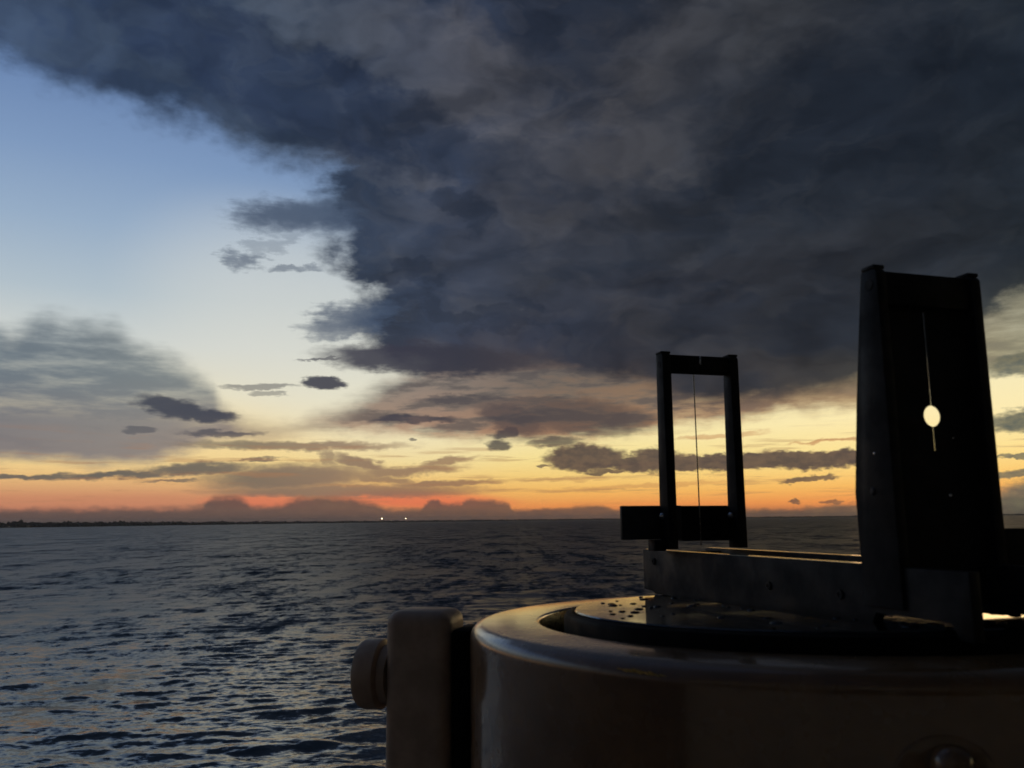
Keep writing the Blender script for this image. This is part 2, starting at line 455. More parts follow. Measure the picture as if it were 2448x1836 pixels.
M_cream = principled('cream_paint', (0.17, 0.088, 0.034, 1), 0.26, spec=0.4, coat=0.75, scale=45, var=0.18, bump=0.0009, bscale=30, rvar=0.08)
M_stand = principled('beige_stand_paint', (0.46, 0.32, 0.22, 1), 0.45, spec=0.5, scale=70, var=0.15, bump=0.0004, bscale=150)
M_black = principled('black_enamelled_metal', (0.017, 0.0165, 0.016, 1), 0.6, spec=0.2, scale=120, var=0.3, bump=0.00008, bscale=900)
M_face = principled('matt_black_face', (0.013, 0.012, 0.0115, 1), 0.65, spec=0.2, scale=120, var=0.3)
M_edge = principled('glint_edge_metal', (0.80, 0.62, 0.38, 1), 0.12, metal=1.0, scale=180, var=0.2, rvar=0.04)  # warm bright colour painted in for the afterglow's glint on the plate tops
M_grey = principled('lit_plate_grey', (0.045, 0.044, 0.044, 1), 0.55, spec=0.3, scale=120, var=0.2)  # lighter than the black metal, so the mirror plate looks lit
M_bright = principled('bright_steel', (0.62, 0.62, 0.62, 1), 0.22, metal=1.0, scale=300, var=0.1)
M_rubber = principled('black_bezel', (0.004, 0.004, 0.004, 1), 0.6, spec=0.06, scale=90, var=0.3)
M_card = principled('compass_card_print', (0.055, 0.012, 0.018, 1), 0.6, spec=0.2, scale=40, var=0.3)  # maroon base: red dial light put into the card's colour
M_tick = principled('card_marking', (0.45, 0.40, 0.36, 1), 0.6, spec=0.2, scale=40, var=0.1)
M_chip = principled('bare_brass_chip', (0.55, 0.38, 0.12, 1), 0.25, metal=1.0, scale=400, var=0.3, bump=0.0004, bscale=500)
M_deckpaint = principled('grey_deck_paint', (0.10, 0.11, 0.11, 1), 0.7, scale=4, var=0.25)
M_hull = principled('dark_hull_paint', (0.05, 0.05, 0.055, 1), 0.6, scale=2, var=0.25)
M_land = principled('far_shore_earth', (0.045, 0.042, 0.034, 1), 0.9, spec=0.1, scale=0.05, var=0.3)
M_tree = principled('far_foliage', (0.035, 0.045, 0.025, 1), 0.9, spec=0.1, scale=0.1, var=0.4)
M_wire = principled('sight_wire_steel', (0.25, 0.24, 0.23, 1), 0.3, metal=1.0, scale=300, var=0.1)

# window glass over the card: reflecting, clear beneath
M_glass, q, out = material('cover_glass')
gl = q.node('ShaderNodeBsdfGlossy')
gl.inputs['Color'].default_value = (1, 1, 1, 1)
g = q.node('ShaderNodeTexCoord')
q.put(gl.inputs['Roughness'], q.step(q.noise(S(q, g.outputs['Object']), 40, 4, 0.6), 0.3, 0.7, 0.03, 0.10))
tr = q.node('ShaderNodeBsdfTransparent')
tr.inputs['Color'].default_value = (0.85, 0.85, 0.85, 1)
fz_ = q.node('ShaderNodeFresnel')
fz_.inputs['IOR'].default_value = 1.65
mx = q.node('ShaderNodeMixShader')
M_glass.node_tree.links.new(fz_.outputs[0], mx.inputs[0])
M_glass.node_tree.links.new(tr.outputs[0], mx.inputs[1])
M_glass.node_tree.links.new(gl.outputs[0], mx.inputs[2])
M_glass.node_tree.links.new(mx.outputs[0], out.inputs['Surface'])
M_drop = principled('water_drop', (0.01, 0.01, 0.012, 1), 0.08, spec=0.5, scale=100, var=0.1, rvar=0.02)


def lamp_material(name, colour, strength):
    mt, q, out = material(name)
    e = q.node('ShaderNodeEmission')
    e.inputs['Color'].default_value = colour
    e.inputs['Strength'].default_value = strength
    mt.node_tree.links.new(e.outputs[0], out.inputs['Surface'])
    return mt


# sea surface
M_sea, q, out = material('sea_water')
p = q.node('ShaderNodeBsdfPrincipled')
p.inputs['Base Color'].default_value = (0.030, 0.050, 0.066, 1)
p.inputs['IOR'].default_value = 1.333
at = q.node('ShaderNodeAttribute', attribute_name='unresolved')
lod = S(q, at.outputs['Fac'])
geo = q.node('ShaderNodeNewGeometry')
pos = S(q, geo.outputs['Position'])
c1 = q.vmath('SUBTRACT', q.noise(q.vmath('MULTIPLY', pos, (2.2, 4.2, 0.0)), 1.0, 3, 0.6, color=True), (0.5, 0.5, 0.5))
# waves too far off to be meshed: crests seen edge-on, long across the view, in three sizes
f1 = q.noise(q.vmath('MULTIPLY', pos, (0.42, 0.20, 0.0)), 1.0, 4, 0.75) - 0.5
f2 = q.noise(q.vmath('MULTIPLY', pos, (0.13, 0.055, 0.0)), 1.0, 4, 0.75) - 0.5
f3 = q.noise(q.vmath('MULTIPLY', pos, (0.035, 0.013, 0.0)), 1.0, 5, 0.8) - 0.5
k1 = q.node('ShaderNodeVectorMath', operation='SCALE')
q.put(k1.inputs[0], c1)
q.put(k1.inputs['Scale'], 0.34 + lod * 0.7)
ty = (f1 * 1.6 + f2 * 1.8 + f3 * 2.0 - 0.04) * lod
tilt = q.vmath('ADD', q.vmath('MULTIPLY', S(q, k1.outputs[0]), (1, 1, 0)), q.xyz(0.0, ty, 0.0))
nrm = q.vmath('NORMALIZE', q.vmath('ADD', S(q, geo.outputs['Normal']), tilt))
q.put(p.inputs['Normal'], nrm)
q.put(p.inputs['Roughness'], q.step(lod, 0.0, 1.0, 0.06, 0.42, 'LINEAR'))
M_sea.node_tree.links.new(p.outputs[0], out.inputs['Surface'])


# ================================================================== mesh helpers
def link(name, me, mat, parent=None):
    o = bpy.data.objects.new(name, me)
    COL.objects.link(o)
    if mat is not None:
        me.materials.append(mat)
    if parent is not None:
        o.parent = parent
    return o


def from_bm(name, bm, mat, parent=None, smooth=False):
    bmesh.ops.recalc_face_normals(bm, faces=bm.faces)
    me = bpy.data.meshes.new(name)
    bm.to_mesh(me)
    bm.free()
    if smooth:
        me.shade_smooth()
        try:
            me.set_sharp_from_angle(angle=R(38))
        except Exception:
            pass
    return link(name, me, mat, parent)


def box_bm(x0, x1, y0, y1, z0, z1, bevel=0.0, seg=2, bm=None):
    own = bm is None
    b = bmesh.new()
    bmesh.ops.create_cube(b, size=1.0)
    for v in b.verts:
        v.co = Vector(((x0 + x1) / 2 + v.co.x * (x1 - x0), (y0 + y1) / 2 + v.co.y * (y1 - y0), (z0 + z1) / 2 + v.co.z * (z1 - z0)))
    if bevel:
        bmesh.ops.bevel(b, geom=b.edges[:], offset=bevel, segments=seg, profile=0.5, affect='EDGES', clamp_overlap=True)
    return b


def box(name, x0, x1, y0, y1, z0, z1, mat, parent=None, bevel=0.0004, seg=2):
    return from_bm(name, box_bm(x0, x1, y0, y1, z0, z1, bevel, seg), mat, parent, smooth=True)


def lathe_bm(profile, segs=96, closed=False):
    """profile (r, z) revolved about z"""
    b = bmesh.new()
    rings = []
    for r, z in profile:
        if r <= 1e-6:
            rings.append([b.verts.new((0, 0, z))])
        else:
            rings.append([b.verts.new((r * math.cos(2 * math.pi * i / segs), r * math.sin(2 * math.pi * i / segs), z)) for i in range(segs)])
    pairs = list(zip(rings[:-1], rings[1:]))
    if closed:
        pairs.append((rings[-1], rings[0]))
    for A, B in pairs:
        for i in range(segs):
            j = (i + 1) % segs
            if len(A) == 1 and len(B) == 1:
                continue
            if len(A) == 1:
                b.faces.new((A[0], B[i], B[j]))
            elif len(B) == 1:
                b.faces.new((A[i], A[j], B[0]))
            else:
                b.faces.new((A[i], A[j], B[j], B[i]))
    return b


def lathe(name, profile, mat, parent=None, segs=96, closed=False, xf=None):
    b = lathe_bm(profile, segs, closed)
    if xf is not None:
        bmesh.ops.transform(b, matrix=xf, verts=b.verts)
    return from_bm(name, b, mat, parent, smooth=True)


def arc(cx, cz, r, a0, a1, k):
    return [(cx + r * math.cos(R(a0 + (a1 - a0) * i / k)), cz + r * math.sin(R(a0 + (a1 - a0) * i / k))) for i in range(k + 1)]


def prism(name, poly, axis, a0, a1, mat, parent=None, bevel=0.0):
    """extrude a 2-D outline; axis 'x': outline in (y,z), axis 'y': outline in (x,z)"""
    b = bmesh.new()
    def pt(p, a):
        return (a, p[0], p[1]) if axis == 'x' else (p[0], a, p[1])
    A = [b.verts.new(pt(p_, a0)) for p_ in poly]
    B = [b.verts.new(pt(p_, a1)) for p_ in poly]
    b.faces.new(A)
    b.faces.new(B[::-1])
    for i in range(len(poly)):
        j = (i + 1) % len(poly)
        b.faces.new((A[i], B[i], B[j], A[j]))
    if bevel:
        bmesh.ops.bevel(b, geom=b.edges[:], offset=bevel, segments=2, profile=0.5, affect='EDGES', clamp_overlap=True)
    return from_bm(name, b, mat, parent, smooth=True)


def empty(name, loc, rz=0.0):
    o = bpy.data.objects.new(name, None)
    COL.objects.link(o)
    o.location = loc
    o.rotation_euler = (0, 0, rz)
    o.empty_display_size = 0.1
    return o


def tag(o, label=None, cat=None, group=None, kind=None):
    if label: o['label'] = label
    if cat: o['category'] = cat
    if group: o['group'] = group
    if kind: o['kind'] = kind
    return o


# ================================================================== the sea: one sheet from under the ship to the horizon
PX = 1.0 / 859.0
fine_a = np.arange(-47.0, 47.0, math.degrees(PX) * 1.15)
coarse_a = np.arange(47.0, 313.0, 3.0)
ang = np.radians(np.concatenate([fine_a, coarse_a]))
dep = np.concatenate([np.arange(395, 0.7, -0.46), np.array([0.55, 0.42])]) * PX   # rows, by the dip they are seen under
dist = np.concatenate([np.array([0.5, 8.0, 18.0]), EYE / dep])
dist = np.concatenate([dist[dist < 14800], [15500.0]])
nr, na = len(dist), len(ang)
gap = np.gradient(dist)
D, A = np.meshgrid(dist, ang, indexing='ij')
X = (D * np.sin(A)).ravel()
Y = (D * np.cos(A)).ravel()
D = D.ravel()
gp = np.repeat(np.maximum(gap, dist * PX), na)
inview = np.tile(np.concatenate([np.ones(len(fine_a)), np.zeros(len(coarse_a))]), nr)
Z = np.zeros_like(X)
DX = np.zeros_like(X)
DY = np.zeros_like(X)
NW = 96
lam = 0.36 * (18.0 / 0.36) ** (np.linspace(0, 1, NW) ** 1.0)
wind = R(-14.0)
left_over = np.zeros_like(X)
tot = 0.0
patchy = 0.75 + 0.45 * np.sin(X * 0.11 + 1.3 + 0.8 * np.sin(Y * 0.05)) * np.sin(Y * 0.071 + 0.4 + 0.7 * np.sin(X * 0.043))
for L in lam:
    k = 2 * math.pi / L
    th = wind + rng.normal(0, R(22.0 if L > 1.3 else 38.0))
    slope = (0.019 * math.exp(-((math.log(L / 2.2)) / 0.9) ** 2) + 0.022) * (0.80 if L < 2.5 else 0.60)
    amp = slope / k
    ph = rng.uniform(0, 2 * math.pi)
    kx, ky = k * math.sin(th), k * math.cos(th)
    keep = np.clip((L / gp - 2.0) / 1.5, 0, 1) * inview
    if L < 2:
        w = keep * patchy
    else:
        w = keep if L < 5 else keep * (0.5 + 1.1 * np.clip((D - 90.0) / 260.0, 0, 1))
    arg = kx * X + ky * Y + ph
    s_, c_ = np.sin(arg), np.cos(arg)
    Z += w * amp * c_
    DX -= 0.8 * w * amp * (kx / k) * s_
    DY -= 0.8 * w * amp * (ky / k) * s_
    left_over += (1 - keep) * slope ** 2
    tot += slope ** 2
X = X + DX
Y = Y + DY
co = np.stack([X, Y, Z], 1).astype(np.float32)
i0 = (np.arange(nr - 1)[:, None] * na + np.arange(na)[None, :])
i1 = (np.arange(nr - 1)[:, None] * na + (np.arange(na)[None, :] + 1) % na)
quads = np.stack([i0, i0 + na, i1 + na, i1], -1).reshape(-1, 4).astype(np.int32)[:, ::-1]
me = bpy.data.meshes.new('sea')
me.vertices.add(len(co))
me.vertices.foreach_set('co', co.ravel())
me.loops.add(quads.size)
me.loops.foreach_set('vertex_index', np.ascontiguousarray(quads).ravel())
me.polygons.add(len(quads))
me.polygons.foreach_set('loop_start', np.arange(0, quads.size, 4, dtype=np.int32))
me.update(calc_edges=True)
me.shade_smooth()
atr = me.attributes.new('unresolved', 'FLOAT', 'POINT')
atr.data.foreach_set('value', np.sqrt(np.clip(left_over / tot, 0, 1)).astype(np.float32))
if me.polygons[len(quads) // 2].normal.z < 0:
    me.flip_normals()
sea = link('sea', me, M_sea)
tag(sea, kind='structure')

# ================================================================== far shore: low land, a continuous wood on it, a few lamps
coast = [(-75, 6000), (-50, 5000), (-32, 4700), (-26, 5000), (-20, 6000), (-14, 7200), (-8, 8200), (0, 9400), (10, 10000), (22, 10800), (35, 11500), (60, 13000)]
def coast_d(a):
    return float(np.interp(a, [c[0] for c in coast], [c[1] for c in coast]))
b = bmesh.new()
prev = None
for i in range(271):
    a = -75 + 0.5 * i
    d0 = coast_d(a) * (1 + 0.012 * math.sin(a * 1.7) + 0.006 * math.sin(a * 4.1))
    s_, c_ = math.sin(R(a)), math.cos(R(a))
    row = [b.verts.new((s_ * d, c_ * d, z)) for d, z in ((d0, -0.6), (d0 + 14, 1.3), (d0 + 60, 2.4), (d0 + 900, 4.0), (d0 + 1500, -0.6))]
    if prev:
        for k in range(4):
            b.faces.new((prev[k], row[k], row[k + 1], prev[k + 1]))
    prev = row
land = from_bm('far_land', b, M_land)
tag(land, kind='structure')

ico = bmesh.new()
bmesh.ops.create_icosphere(ico, subdivisions=1, radius=1.0)
ico.verts.ensure_lookup_table()
ico_v = np.array([v.co[:] for v in ico.verts])
ico_f = np.array([[v.index for v in f.verts] for f in ico.faces])
ico.free()
vs, fs, base_i = [], [], 0
for i in range(6500):
    a = rng.uniform(-60, 46)
    d = coast_d(a) * (1 + 0.012 * math.sin(a * 1.7) + 0.006 * math.sin(a * 4.1)) + 25 + rng.uniform(0, 1) ** 2 * 260
    lumpy = 0.75 + 0.25 * math.sin(a * 2.3 + 0.7) + 0.22 * math.sin(a * 7.1)
    near = float(np.interp(a, [-32, -12, 5, 35], [2.7, 1.7, 1.4, 1.6]))
    h = max(5.0, (7.5 + 1.3 * rng.normal()) * (0.75 + 0.3 * lumpy)) * near
    r = min(h, 16.0) * rng.uniform(0.4, 0.9)
    vv = ico_v * (1 + 0.28 * rng.normal(size=(len(ico_v), 1)))
    vv = vv * np.array([r, r, h * 0.55]) + np.array([d * math.sin(R(a)), d * math.cos(R(a)), 2.4 + h * 0.5])
    vs.append(vv)
    fs.append(ico_f + base_i)
    base_i += len(ico_v)
me = bpy.data.meshes.new('far_wood')
me.from_pydata(np.concatenate(vs).tolist(), [], np.concatenate(fs).tolist())
wood = link('far_wood', me, M_tree)
tag(wood, 'dark unbroken wood along the far low shore', 'wood', kind='stuff')

M_lampw = lamp_material('lamp_glow_warm', (1.0, 0.80, 0.45, 1), 16.0)
M_lamps = lamp_material('lamp_glow_small', (1.0, 0.85, 0.60, 1), 3.0)
M_pole = principled('galvanised_pole', (0.2, 0.2, 0.2, 1), 0.5, metal=1.0, scale=1, var=0.1)
lamps = [(-8.61, 34.0, 4.0, 0, 'brightest tall shore lamp, warm glow, on the far treeline'),
         (-7.07, 34.0, 3.2, 0, 'second warm shore lamp beside the brightest one on the treeline'),
         (-8.01, 14.0, 1.5, 1, 'faint low lamp at the water between the two warm shore lamps'),
         (-30.11, 5.2, 0.9, 1, 'small white lamp at the foot of the tall wood, farther from the warm lamps'),
         (-29.18, 4.4, 1.0, 1, 'small white lamp at the foot of the tall wood, nearer the warm lamps'),
         (19.73, 18.0, 2.0, 1, 'lone small lamp on the thin shore between the two sighting vanes'),
         (-5.29, 14.0, 1.3, 1, 'faint lone lamp on the shore past the warm lamps')]
for a, h, r, small_, lab in lamps:
    d = coast_d(a) * (1 + 0.012 * math.sin(a * 1.7) + 0.006 * math.sin(a * 4.1)) + 6
    t = empty('shore_lamp', (d * math.sin(R(a)), d * math.cos(R(a)), 0.4), R(-a))
    lathe('pole', [(0.22, 0), (0.22, 0.3), (0.12, 0.5), (0.09, h - r), (0, h - r)], M_pole, t, segs=8)
    lathe('lamp_globe', [(0, h - r)] + [(r * math.cos(R(x)), h + r * math.sin(R(x))) for x in range(-72, 73, 18)] + [(0, h + r)], M_lamps if small_ else M_lampw, t, segs=12)
    tag(t, lab, 'lamp', 'lamps along the far shore')

# ================================================================== the ship under the instrument (out of frame)
DECK_Z = EYE - 1.45
deck_o = box('ship_deck', -4.0, 3.0, -5.0, 0.95, DECK_Z - 0.12, DECK_Z, M_deckpaint, bevel=0.02)
tag(deck_o, kind='structure')
hull_o = box('ship_hull', -3.8, 2.8, -9.0, 0.80, -2.0, DECK_Z - 0.123, M_hull, bevel=0.05)
tag(hull_o, kind='structure')

# unseen ship's superstructure, added behind the camera to shade the compass front
wh = empty('shading_wheelhouse', (0, -2.6, DECK_Z))
tag(wh, kind='structure')
M_white = principled('white_superstructure_paint', (0.55, 0.55, 0.53, 1), 0.5, scale=3, var=0.08)
M_pane = principled('dark_wheelhouse_glass', (0.01, 0.012, 0.014, 1), 0.08, spec=0.6, scale=3, var=0.1, rvar=0.02)
box('wall', -4.0, 3.0, -2.0, 0.0, 0.002, 2.7, M_white, wh, bevel=0.03)
box('roof', -4.2, 3.2, -2.2, 0.35, 2.703, 2.85, M_white, wh, bevel=0.03)
for i in range(5):
    box('window', -3.7 + i * 1.32, -2.6 + i * 1.32, 0.001, 0.03, 1.15, 2.05, M_pane, wh, bevel=0.01)

# ================================================================== compass repeater
OX, OY, PHI = 0.15421, 0.46141, 0.29717
CZ = EYE
rep = empty('compass_repeater', (OX, OY, CZ), PHI)
rep.rotation_euler = (R(-0.8), 0, PHI)          # gimballed, a touch out of level
tag(rep, 'round cream painted bearing compass with black bezel and wet cover glass', 'compass')
HR, HT = 0.1774, -0.0516
prof = [(0.0, -0.215), (0.12, -0.215)] + arc(0.155, -0.19, 0.0224, -90, 0, 6) + [(HR, -0.186), (HR, HT - 0.0080)] + \
       arc(HR - 0.0070, HT - 0.0070, 0.0070, 0, 90, 7) + [(0.1430, HT)] + arc(0.1430, HT - 0.0014, 0.0014, 90, 180, 3) + [(0.1416, -0.076), (0.0, -0.076)]
lathe('housing', prof, M_cream, rep, segs=160)
lathe('bezel', [(0.1240, -0.0750), (0.1287, -0.0750), (0.1287, -0.0500), (0.1275, -0.0478), (0.1247, -0.0470), (0.1231, -0.0484), (0.1231, -0.056), (0.1240, -0.062)], M_rubber, rep, segs=128, closed=True)
lathe('gasket', [(0.1291, -0.0745), (0.1402, -0.0745), (0.1402, -0.0690), (0.1340, -0.0670), (0.1291, -0.0690)], M_rubber, rep, segs=128, closed=True)
lathe('compass_card', [(0.0, -0.0600), (0.118, -0.0600), (0.1185, -0.0604), (0.118, -0.0625), (0.0, -0.0625)], M_card, rep, segs=96)
card = bpy.data.objects['compass_card']
tick_me = None
for i in range(72):
    ln = 0.012 if i % 6 == 0 else 0.006
    if i < 6 and (i % 6 == 0 or i == 1):
        pass
    bmt = box_bm(-0.0004, 0.0004, 0.114 - ln, 0.114, -0.0599, -0.0596)
    tk = from_bm('graduation', bmt, M_tick, card)
    tk.rotation_euler = (0, 0, R(5 * i))
glass = lathe('cover_glass', [(0.0, -0.0500), (0.1225, -0.0500), (0.1229, -0.0490), (0.1229, -0.0468), (0.1223, -0.0462), (0.0, -0.0462)], M_glass, rep, segs=128)
# drops of spray standing on the glass
dm = lathe_bm([(0.0, 0.00055), (0.0008, 0.00050), (0.0014, 0.00036), (0.0018, 0.00014), (0.0019, -0.0001)], 10)
drop_me = bpy.data.meshes.new('droplet')
dm.to_mesh(drop_me)
dm.free()
drop_me.shade_smooth()
drop_me.materials.append(M_drop)
for i in range(170):
    rr = 0.117 * math.sqrt(rng.uniform(0, 1))
    aa = rng.uniform(0, 2 * math.pi)
    o = bpy.data.objects.new('droplet', drop_me)
    COL.objects.link(o)
    o.parent = glass
    sc = rng.uniform(0.45, 1.25)
    o.location = (rr * math.cos(aa), rr * math.sin(aa), -0.0461)
    o.scale = (sc * rng.uniform(0.8, 1.3), sc * rng.uniform(0.8, 1.3), sc)
    o.rotation_euler = (0, 0, rng.uniform(0, 6))

for o in rep.children:
    if o.name.startswith(('bezel', 'gasket', 'compass_card', 'cover_glass')):     # the inner bowl hangs a touch out of level
        o.rotation_euler = (R(-0.5), 0, 0)

# dimmer knob on the near side of the housing
def radial(world_az_dir, z, r):
    """frame whose z axis points out of the housing wall, in the repeater's own axes"""
    d = Vector((math.cos(world_az_dir - PHI), math.sin(world_az_dir - PHI), 0))
    zax = d
    yax = Vector((0, 0, 1))
    xax = yax.cross(zax)
    mm = Matrix((xax, yax, zax)).transposed().to_4x4()
    mm.translation = d * r + Vector((0, 0, z))
    return mm
ka = math.atan2(0.2852 - OY, 0.1340 - OX)
KM = radial(ka, -0.0870, HR - 0.0050)
boss = lathe('knob_boss', [(0.0, -0.004), (0.0170, -0.004), (0.0170, 0.0046), (0.0160, 0.0053), (0.0, 0.0053)], M_cream, rep, segs=48, xf=KM)
kb = box_bm(-0.0064, 0.0064, -0.0150, 0.0150, 0.0050, 0.0165, 0.0056, 4)
bmesh.ops.transform(kb, matrix=KM, verts=kb.verts)
from_bm('dimmer_knob', kb, M_cream, rep, smooth=True)

# chips of bare brass where the paint is knocked off the shoulder
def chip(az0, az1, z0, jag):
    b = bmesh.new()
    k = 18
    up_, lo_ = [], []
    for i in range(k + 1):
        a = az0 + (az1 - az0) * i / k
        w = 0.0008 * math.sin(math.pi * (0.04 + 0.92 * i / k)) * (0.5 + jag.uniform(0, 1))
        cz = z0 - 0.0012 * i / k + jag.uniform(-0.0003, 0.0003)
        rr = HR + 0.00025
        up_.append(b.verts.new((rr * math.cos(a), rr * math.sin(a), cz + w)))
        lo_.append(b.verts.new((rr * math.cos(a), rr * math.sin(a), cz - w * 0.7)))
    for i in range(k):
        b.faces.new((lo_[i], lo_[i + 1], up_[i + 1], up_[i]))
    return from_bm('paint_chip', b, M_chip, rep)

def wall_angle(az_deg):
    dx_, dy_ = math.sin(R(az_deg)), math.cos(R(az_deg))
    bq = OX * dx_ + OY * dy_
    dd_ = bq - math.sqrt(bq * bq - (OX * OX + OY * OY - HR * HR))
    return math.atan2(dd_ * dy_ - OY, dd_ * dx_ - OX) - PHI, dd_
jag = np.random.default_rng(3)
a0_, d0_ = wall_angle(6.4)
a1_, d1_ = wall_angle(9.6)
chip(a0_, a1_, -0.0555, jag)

# ================================================================== stand with the yoke that carries the repeater
ALPHA = R(14.0)
yk = empty('compass_stand', (OX, OY, DECK_Z), math.pi - ALPHA)      # local x runs outwards along the arm in view
tag(yk, 'beige painted yoke stand with clamp bolt holding the round compass', 'stand')
ZS = EYE - DECK_Z
for sgn in (1, -1):
    x0, x1 = sorted((sgn * 0.1927, sgn * 0.231))
    box('yoke_arm', x0, x1, -0.0175, 0.0175, ZS - 0.30, ZS - 0.0505, M_stand, yk, bevel=0.0075, seg=4)
    xr = Matrix.Rotation(R(90) * sgn, 4, 'Y')
    xr.translation = Vector((0, 0, ZS - 0.0875))
    kn = lathe('clamp_bolt', [(0.0, 0.2362), (0.0172, 0.2364), (0.0196, 0.2376), (0.0198, 0.2470), (0.0186, 0.2500), (0.0150, 0.2516), (0.0, 0.2516)], M_stand, yk, segs=28, xf=xr)
    lathe('washer', [(0.0, 0.2312), (0.0165, 0.2312), (0.0165, 0.2360), (0.0, 0.2360)], M_stand, yk, segs=40, xf=xr)
    gx0, gx1 = sorted((sgn * 0.1812, sgn * 0.1924))
    box('gap_shade_fill', gx0, gx1, -0.0150, 0.0150, ZS - 0.30, ZS - 0.0600, M_rubber, yk, bevel=0.003)  # dark filler added in the gap beside the arm, in place of shade
    lathe('pivot_pin', [(0.0, 0.1765), (0.007, 0.1765), (0.007, 0.1925), (0.0, 0.1925)], M_rubber, yk, segs=24, xf=xr)
box('yoke_bridge', -0.231, 0.231, -0.0170, 0.0170, ZS - 0.345, ZS - 0.3003, M_stand, yk, bevel=0.006, seg=3)
lathe('column', [(0.0, 0.0205), (0.075, 0.0205), (0.062, 0.06), (0.055, 0.10), (0.055, ZS - 0.40), (0.075, ZS - 0.3455), (0.0, ZS - 0.3455)], M_stand, yk, segs=48)
lathe('foot_plate', [(0.0, 0.0), (0.16, 0.0), (0.16, 0.018), (0.155, 0.020), (0.0, 0.020)], M_stand, yk, segs=48)

# ================================================================== azimuth sight resting on the glass
az = empty('azimuth_sight', (OX, OY, CZ), PHI)                      # local x across the sight, local y along the line of sight
tag(az, 'black bearing sight with two upright vanes and a long bar on the compass glass', 'sight')
ZP, ZB, PA = -0.0210, -0.0439, 0.0262
ZQ = -0.0468
notch = [(0.1435, ZB - 0.0028), (0.1435, ZP), (-0.134, ZP), (-0.134, ZQ), (-0.127, ZQ), (-0.124, ZB + 0.0038), (-0.082, ZB + 0.0038), (-0.079, ZQ), (0.128, -0.0488), (0.130, ZB - 0.0028)]
for sgn in (-1, 1):
    x0, x1 = sorted((sgn * (PA - 0.0052), sgn * PA))
    sp = prism('side_plate', notch, 'x', x0, x1, M_black, az, bevel=0.0005)
    box('edge_glint', x0 + 0.0007, x1 - 0.0007, -0.0765, 0.1425, ZP + 0.0001, ZP + 0.0006, M_edge, sp, bevel=0.0002, seg=1)  # added strip that carries the glint along the plate's top face
    for y_, z_ in ((0.1266, -0.028), (-0.004, -0.0347), (-0.060, -0.0347)):
        xf = Matrix.Rotation(R(90) * sgn, 4, 'Y')
        xf.translation = Vector((sgn * PA, y_, z_))
        lathe('screw', [(0.0, 0.0006), (0.0008, 0.0006), (0.0010, 0.0010), (0.0021, 0.0009), (0.0023, -0.0004)], M_black, sp, segs=20, xf=xf)
for y_ in (0.138,):
    for sgn in (-1, 1):
        x0, x1 = sorted((sgn * (PA - 0.0046), sgn * (PA - 0.0004)))
        box('foot', x0, x1, y_ - 0.004, y_ + 0.004, -0.0461, ZB - 0.0001, M_rubber, az, bevel=0.0004)
box('cross_bar', -PA + 0.0053, PA - 0.0053, 0.122, 0.136, ZP - 0.010, ZP - 0.0010, M_black, az, bevel=0.0006)
box('cross_bar', -PA + 0.0053, PA - 0.0053, -0.074, -0.064, ZP - 0.012, ZP - 0.0040, M_black, az, bevel=0.0006)

W2 = 0.0280
# --- wire vane: open frame, two posts, head bar, wire, hinge pins, mirror box at its foot
wv = empty('wire_vane', (0, 0, 0))
wv.parent = az
tag(wv, 'open rectangular frame with a single upright wire')
SF = 0.1006
for sgn in (-1, 1):
    x0, x1 = sorted((sgn * (W2 - 0.0062), sgn * W2))
    po = prism('post', [(SF, -0.0195), (SF, 0.1045), (SF + 0.0012, 0.1062), (SF + 0.0086, 0.1068), (SF + 0.0092, 0.1050), (SF + 0.0128, -0.0195)], 'x', x0, x1, M_black, wv, bevel=0.0004)
    box('post_cap', x0 - 0.0004, x1 + 0.0004, SF + 0.0008, SF + 0.0090, 0.1063, 0.1078, M_black, po, bevel=0.0005)
    xf = Matrix.Rotation(R(-90), 4, 'Y')
    xf.translation = Vector((x0, SF + 0.0078, 0.0013))
    lathe('pivot_bolt', [(0.0, 0.0026), (0.0011, 0.0023), (0.0019, 0.0015), (0.0023, 0.0), (0.0023, -0.001)], M_bright, po, segs=20, xf=xf)
    xf2 = Matrix.Rotation(R(-90), 4, 'Y')
    xf2.translation = Vector((x0, SF + 0.0048, 0.0990))
    lathe('screw', [(0.0, 0.0003), (0.0022, 0.0003), (0.0026, -0.0004)], M_face, po, segs=20, xf=xf2)
box('head_bar', -W2 + 0.0063, W2 - 0.0063, SF + 0.0014, SF + 0.0098, 0.0945, 0.1058, M_face, wv, bevel=0.0005)
box('wire_clip', -0.0006, 0.0006, SF + 0.0004, SF + 0.0013, 0.0995, 0.1052, M_bright, wv, bevel=0.0002, seg=1)
lathe('sight_wire', [(0.00042, -0.018), (0.00042, 0.0946)], M_wire, wv, segs=10, xf=Matrix.Translation((0, SF + 0.0106, 0)))
box('mirror_plate', -0.0540, -0.0112, SF + 0.0136, SF + 0.0168, -0.0135, 0.0080, M_grey, wv, bevel=0.0005)
box('mirror_box', -0.0110, 0.0300, SF + 0.0140, SF + 0.0300, -0.0150, 0.0078, M_face, wv, bevel=0.0006)
box('hinge_block', -0.0365, -0.0282, SF + 0.0040, SF + 0.0134, -0.0205, -0.0136, M_black, wv, bevel=0.0005)

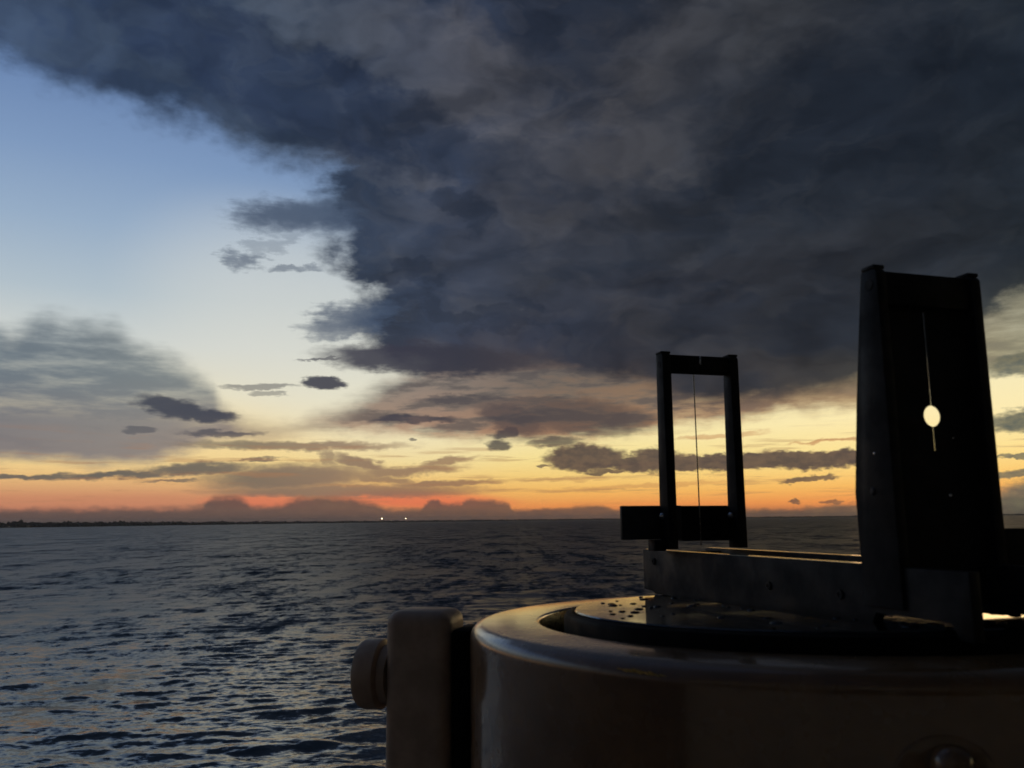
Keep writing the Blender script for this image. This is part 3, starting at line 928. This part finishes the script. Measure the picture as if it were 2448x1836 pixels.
# --- slit vane: cheeks, head bar, thin face plate with a slit and a round peep hole
sv = empty('slit_vane', (0, 0, 0))
sv.parent = az
tag(sv, 'closed black vane with a slit and round peep hole')
SN = -0.1006
for sgn in (-1, 1):
    x0, x1 = sorted((sgn * (W2 - 0.0052), sgn * W2))
    ck = prism('cheek', [(SN, ZB + 0.006), (SN, 0.1035), (SN + 0.0012, 0.1052), (SN + 0.0090, 0.1062), (SN + 0.0102, 0.1045), (SN + 0.0186, 0.0490), (SN + 0.0236, 0.0098), (SN + 0.0232, ZB + 0.006)], 'x', x0, x1, M_black, sv, bevel=0.0005)
    box('cheek_cap', x0 - 0.0005, x1 + 0.0005, SN + 0.0010, SN + 0.0092, 0.1054, 0.1074, M_black, ck, bevel=0.0008)
    for y_, z_, r_, mt_ in ((-0.0908, 0.0262, 0.0006, M_bright), (-0.0885, 0.0102, 0.0018, M_grey)):
        xf = Matrix.Rotation(R(-90), 4, 'Y')
        xf.translation = Vector((x0, y_, z_))
        lathe('screw', [(0.0, r_ * 0.6), (r_ * 0.6, r_ * 0.5), (r_, 0.0), (r_, -0.0008)], mt_, ck, segs=16, xf=xf)
    xf2 = Matrix.Rotation(R(-90), 4, 'Y')
    xf2.translation = Vector((x0, SN + 0.0050, 0.0990))
    lathe('screw', [(0.0, 0.0003), (0.0024, 0.0003), (0.0028, -0.0004)], M_face, ck, segs=20, xf=xf2)
box('head_bar', -W2 + 0.0053, W2 - 0.0053, SN + 0.0012, SN + 0.0096, 0.0900, 0.1046, M_face, sv, bevel=0.0006)
# face plate built as strips round the openings
def plate_with_openings():
    b = bmesh.new()
    hw = W2 - 0.0054
    zlo, zhi = ZB + 0.0062, 0.0898
    sl, zc, rh = 0.00042, 0.0424, 0.0046
    s_top, s_bot = 0.0885, 0.0273
    k = 32
    z_up, z_dn = zc + math.sqrt(rh * rh - sl * sl), zc - math.sqrt(rh * rh - sl * sl)
    a_up = math.atan2(z_up - zc, sl)
    polys = []
    right_ = [(sl, s_top), (hw, s_top), (hw, s_bot), (sl, s_bot), (sl, z_dn)] + \
             [(rh * math.cos(-a_up + 2 * a_up * i / k), zc + rh * math.sin(-a_up + 2 * a_up * i / k)) for i in range(1, k)] + [(sl, z_up)]
    polys.append(right_)
    polys.append([(-x, z) for x, z in right_][::-1])
    polys.append([(-hw, s_top), (hw, s_top), (hw, zhi), (-hw, zhi)])
    polys.append([(-hw, zlo), (hw, zlo), (hw, s_bot), (-hw, s_bot)])
    y0, y1 = SN + 0.0052, SN + 0.0060
    for P_ in polys:
        A_ = [b.verts.new((x, y0, z)) for x, z in P_]
        B_ = [b.verts.new((x, y1, z)) for x, z in P_]
        b.faces.new(A_)
        b.faces.new(B_[::-1])
        for i in range(len(P_)):
            j = (i + 1) % len(P_)
            b.faces.new((A_[i], B_[i], B_[j], A_[j]))
    return from_bm('face_plate', b, M_face, sv)
plate_with_openings()
box('level_block', 0.0284, 0.0620, SN + 0.0060, SN + 0.0200, ZB + 0.0010, -0.0062, M_face, sv, bevel=0.0008)
for x_, z_, r_ in ((0.0058, 0.0083, 0.0009), (0.0100, 0.0330, 0.0005)):  # bright studs added to stand in for two glints on the face
    xf = Matrix.Rotation(R(90), 4, 'X')
    xf.translation = Vector((x_, SN + 0.0051, z_))
    lathe('screw', [(0.0, r_ * 0.7), (r_ * 0.6, r_ * 0.5), (r_, 0.0)], M_bright, sv, segs=14, xf=xf)

# ================================================================== evening air over the bay
b = box_bm(-16500, 16500, -16500, 16500, -3.2, 62.0)
haze = from_bm('haze', b, None)
tag(haze, kind='stuff')
M_haze, q, out = material('evening_haze')
vol = q.node('ShaderNodeVolumePrincipled')
vol.inputs['Color'].default_value = (0.9, 0.9, 0.9, 1)
vol.inputs['Density'].default_value = 5e-5
vol.inputs['Anisotropy'].default_value = 0.3
M_haze.node_tree.links.new(vol.outputs[0], out.inputs['Volume'])
haze.data.materials.append(M_haze)
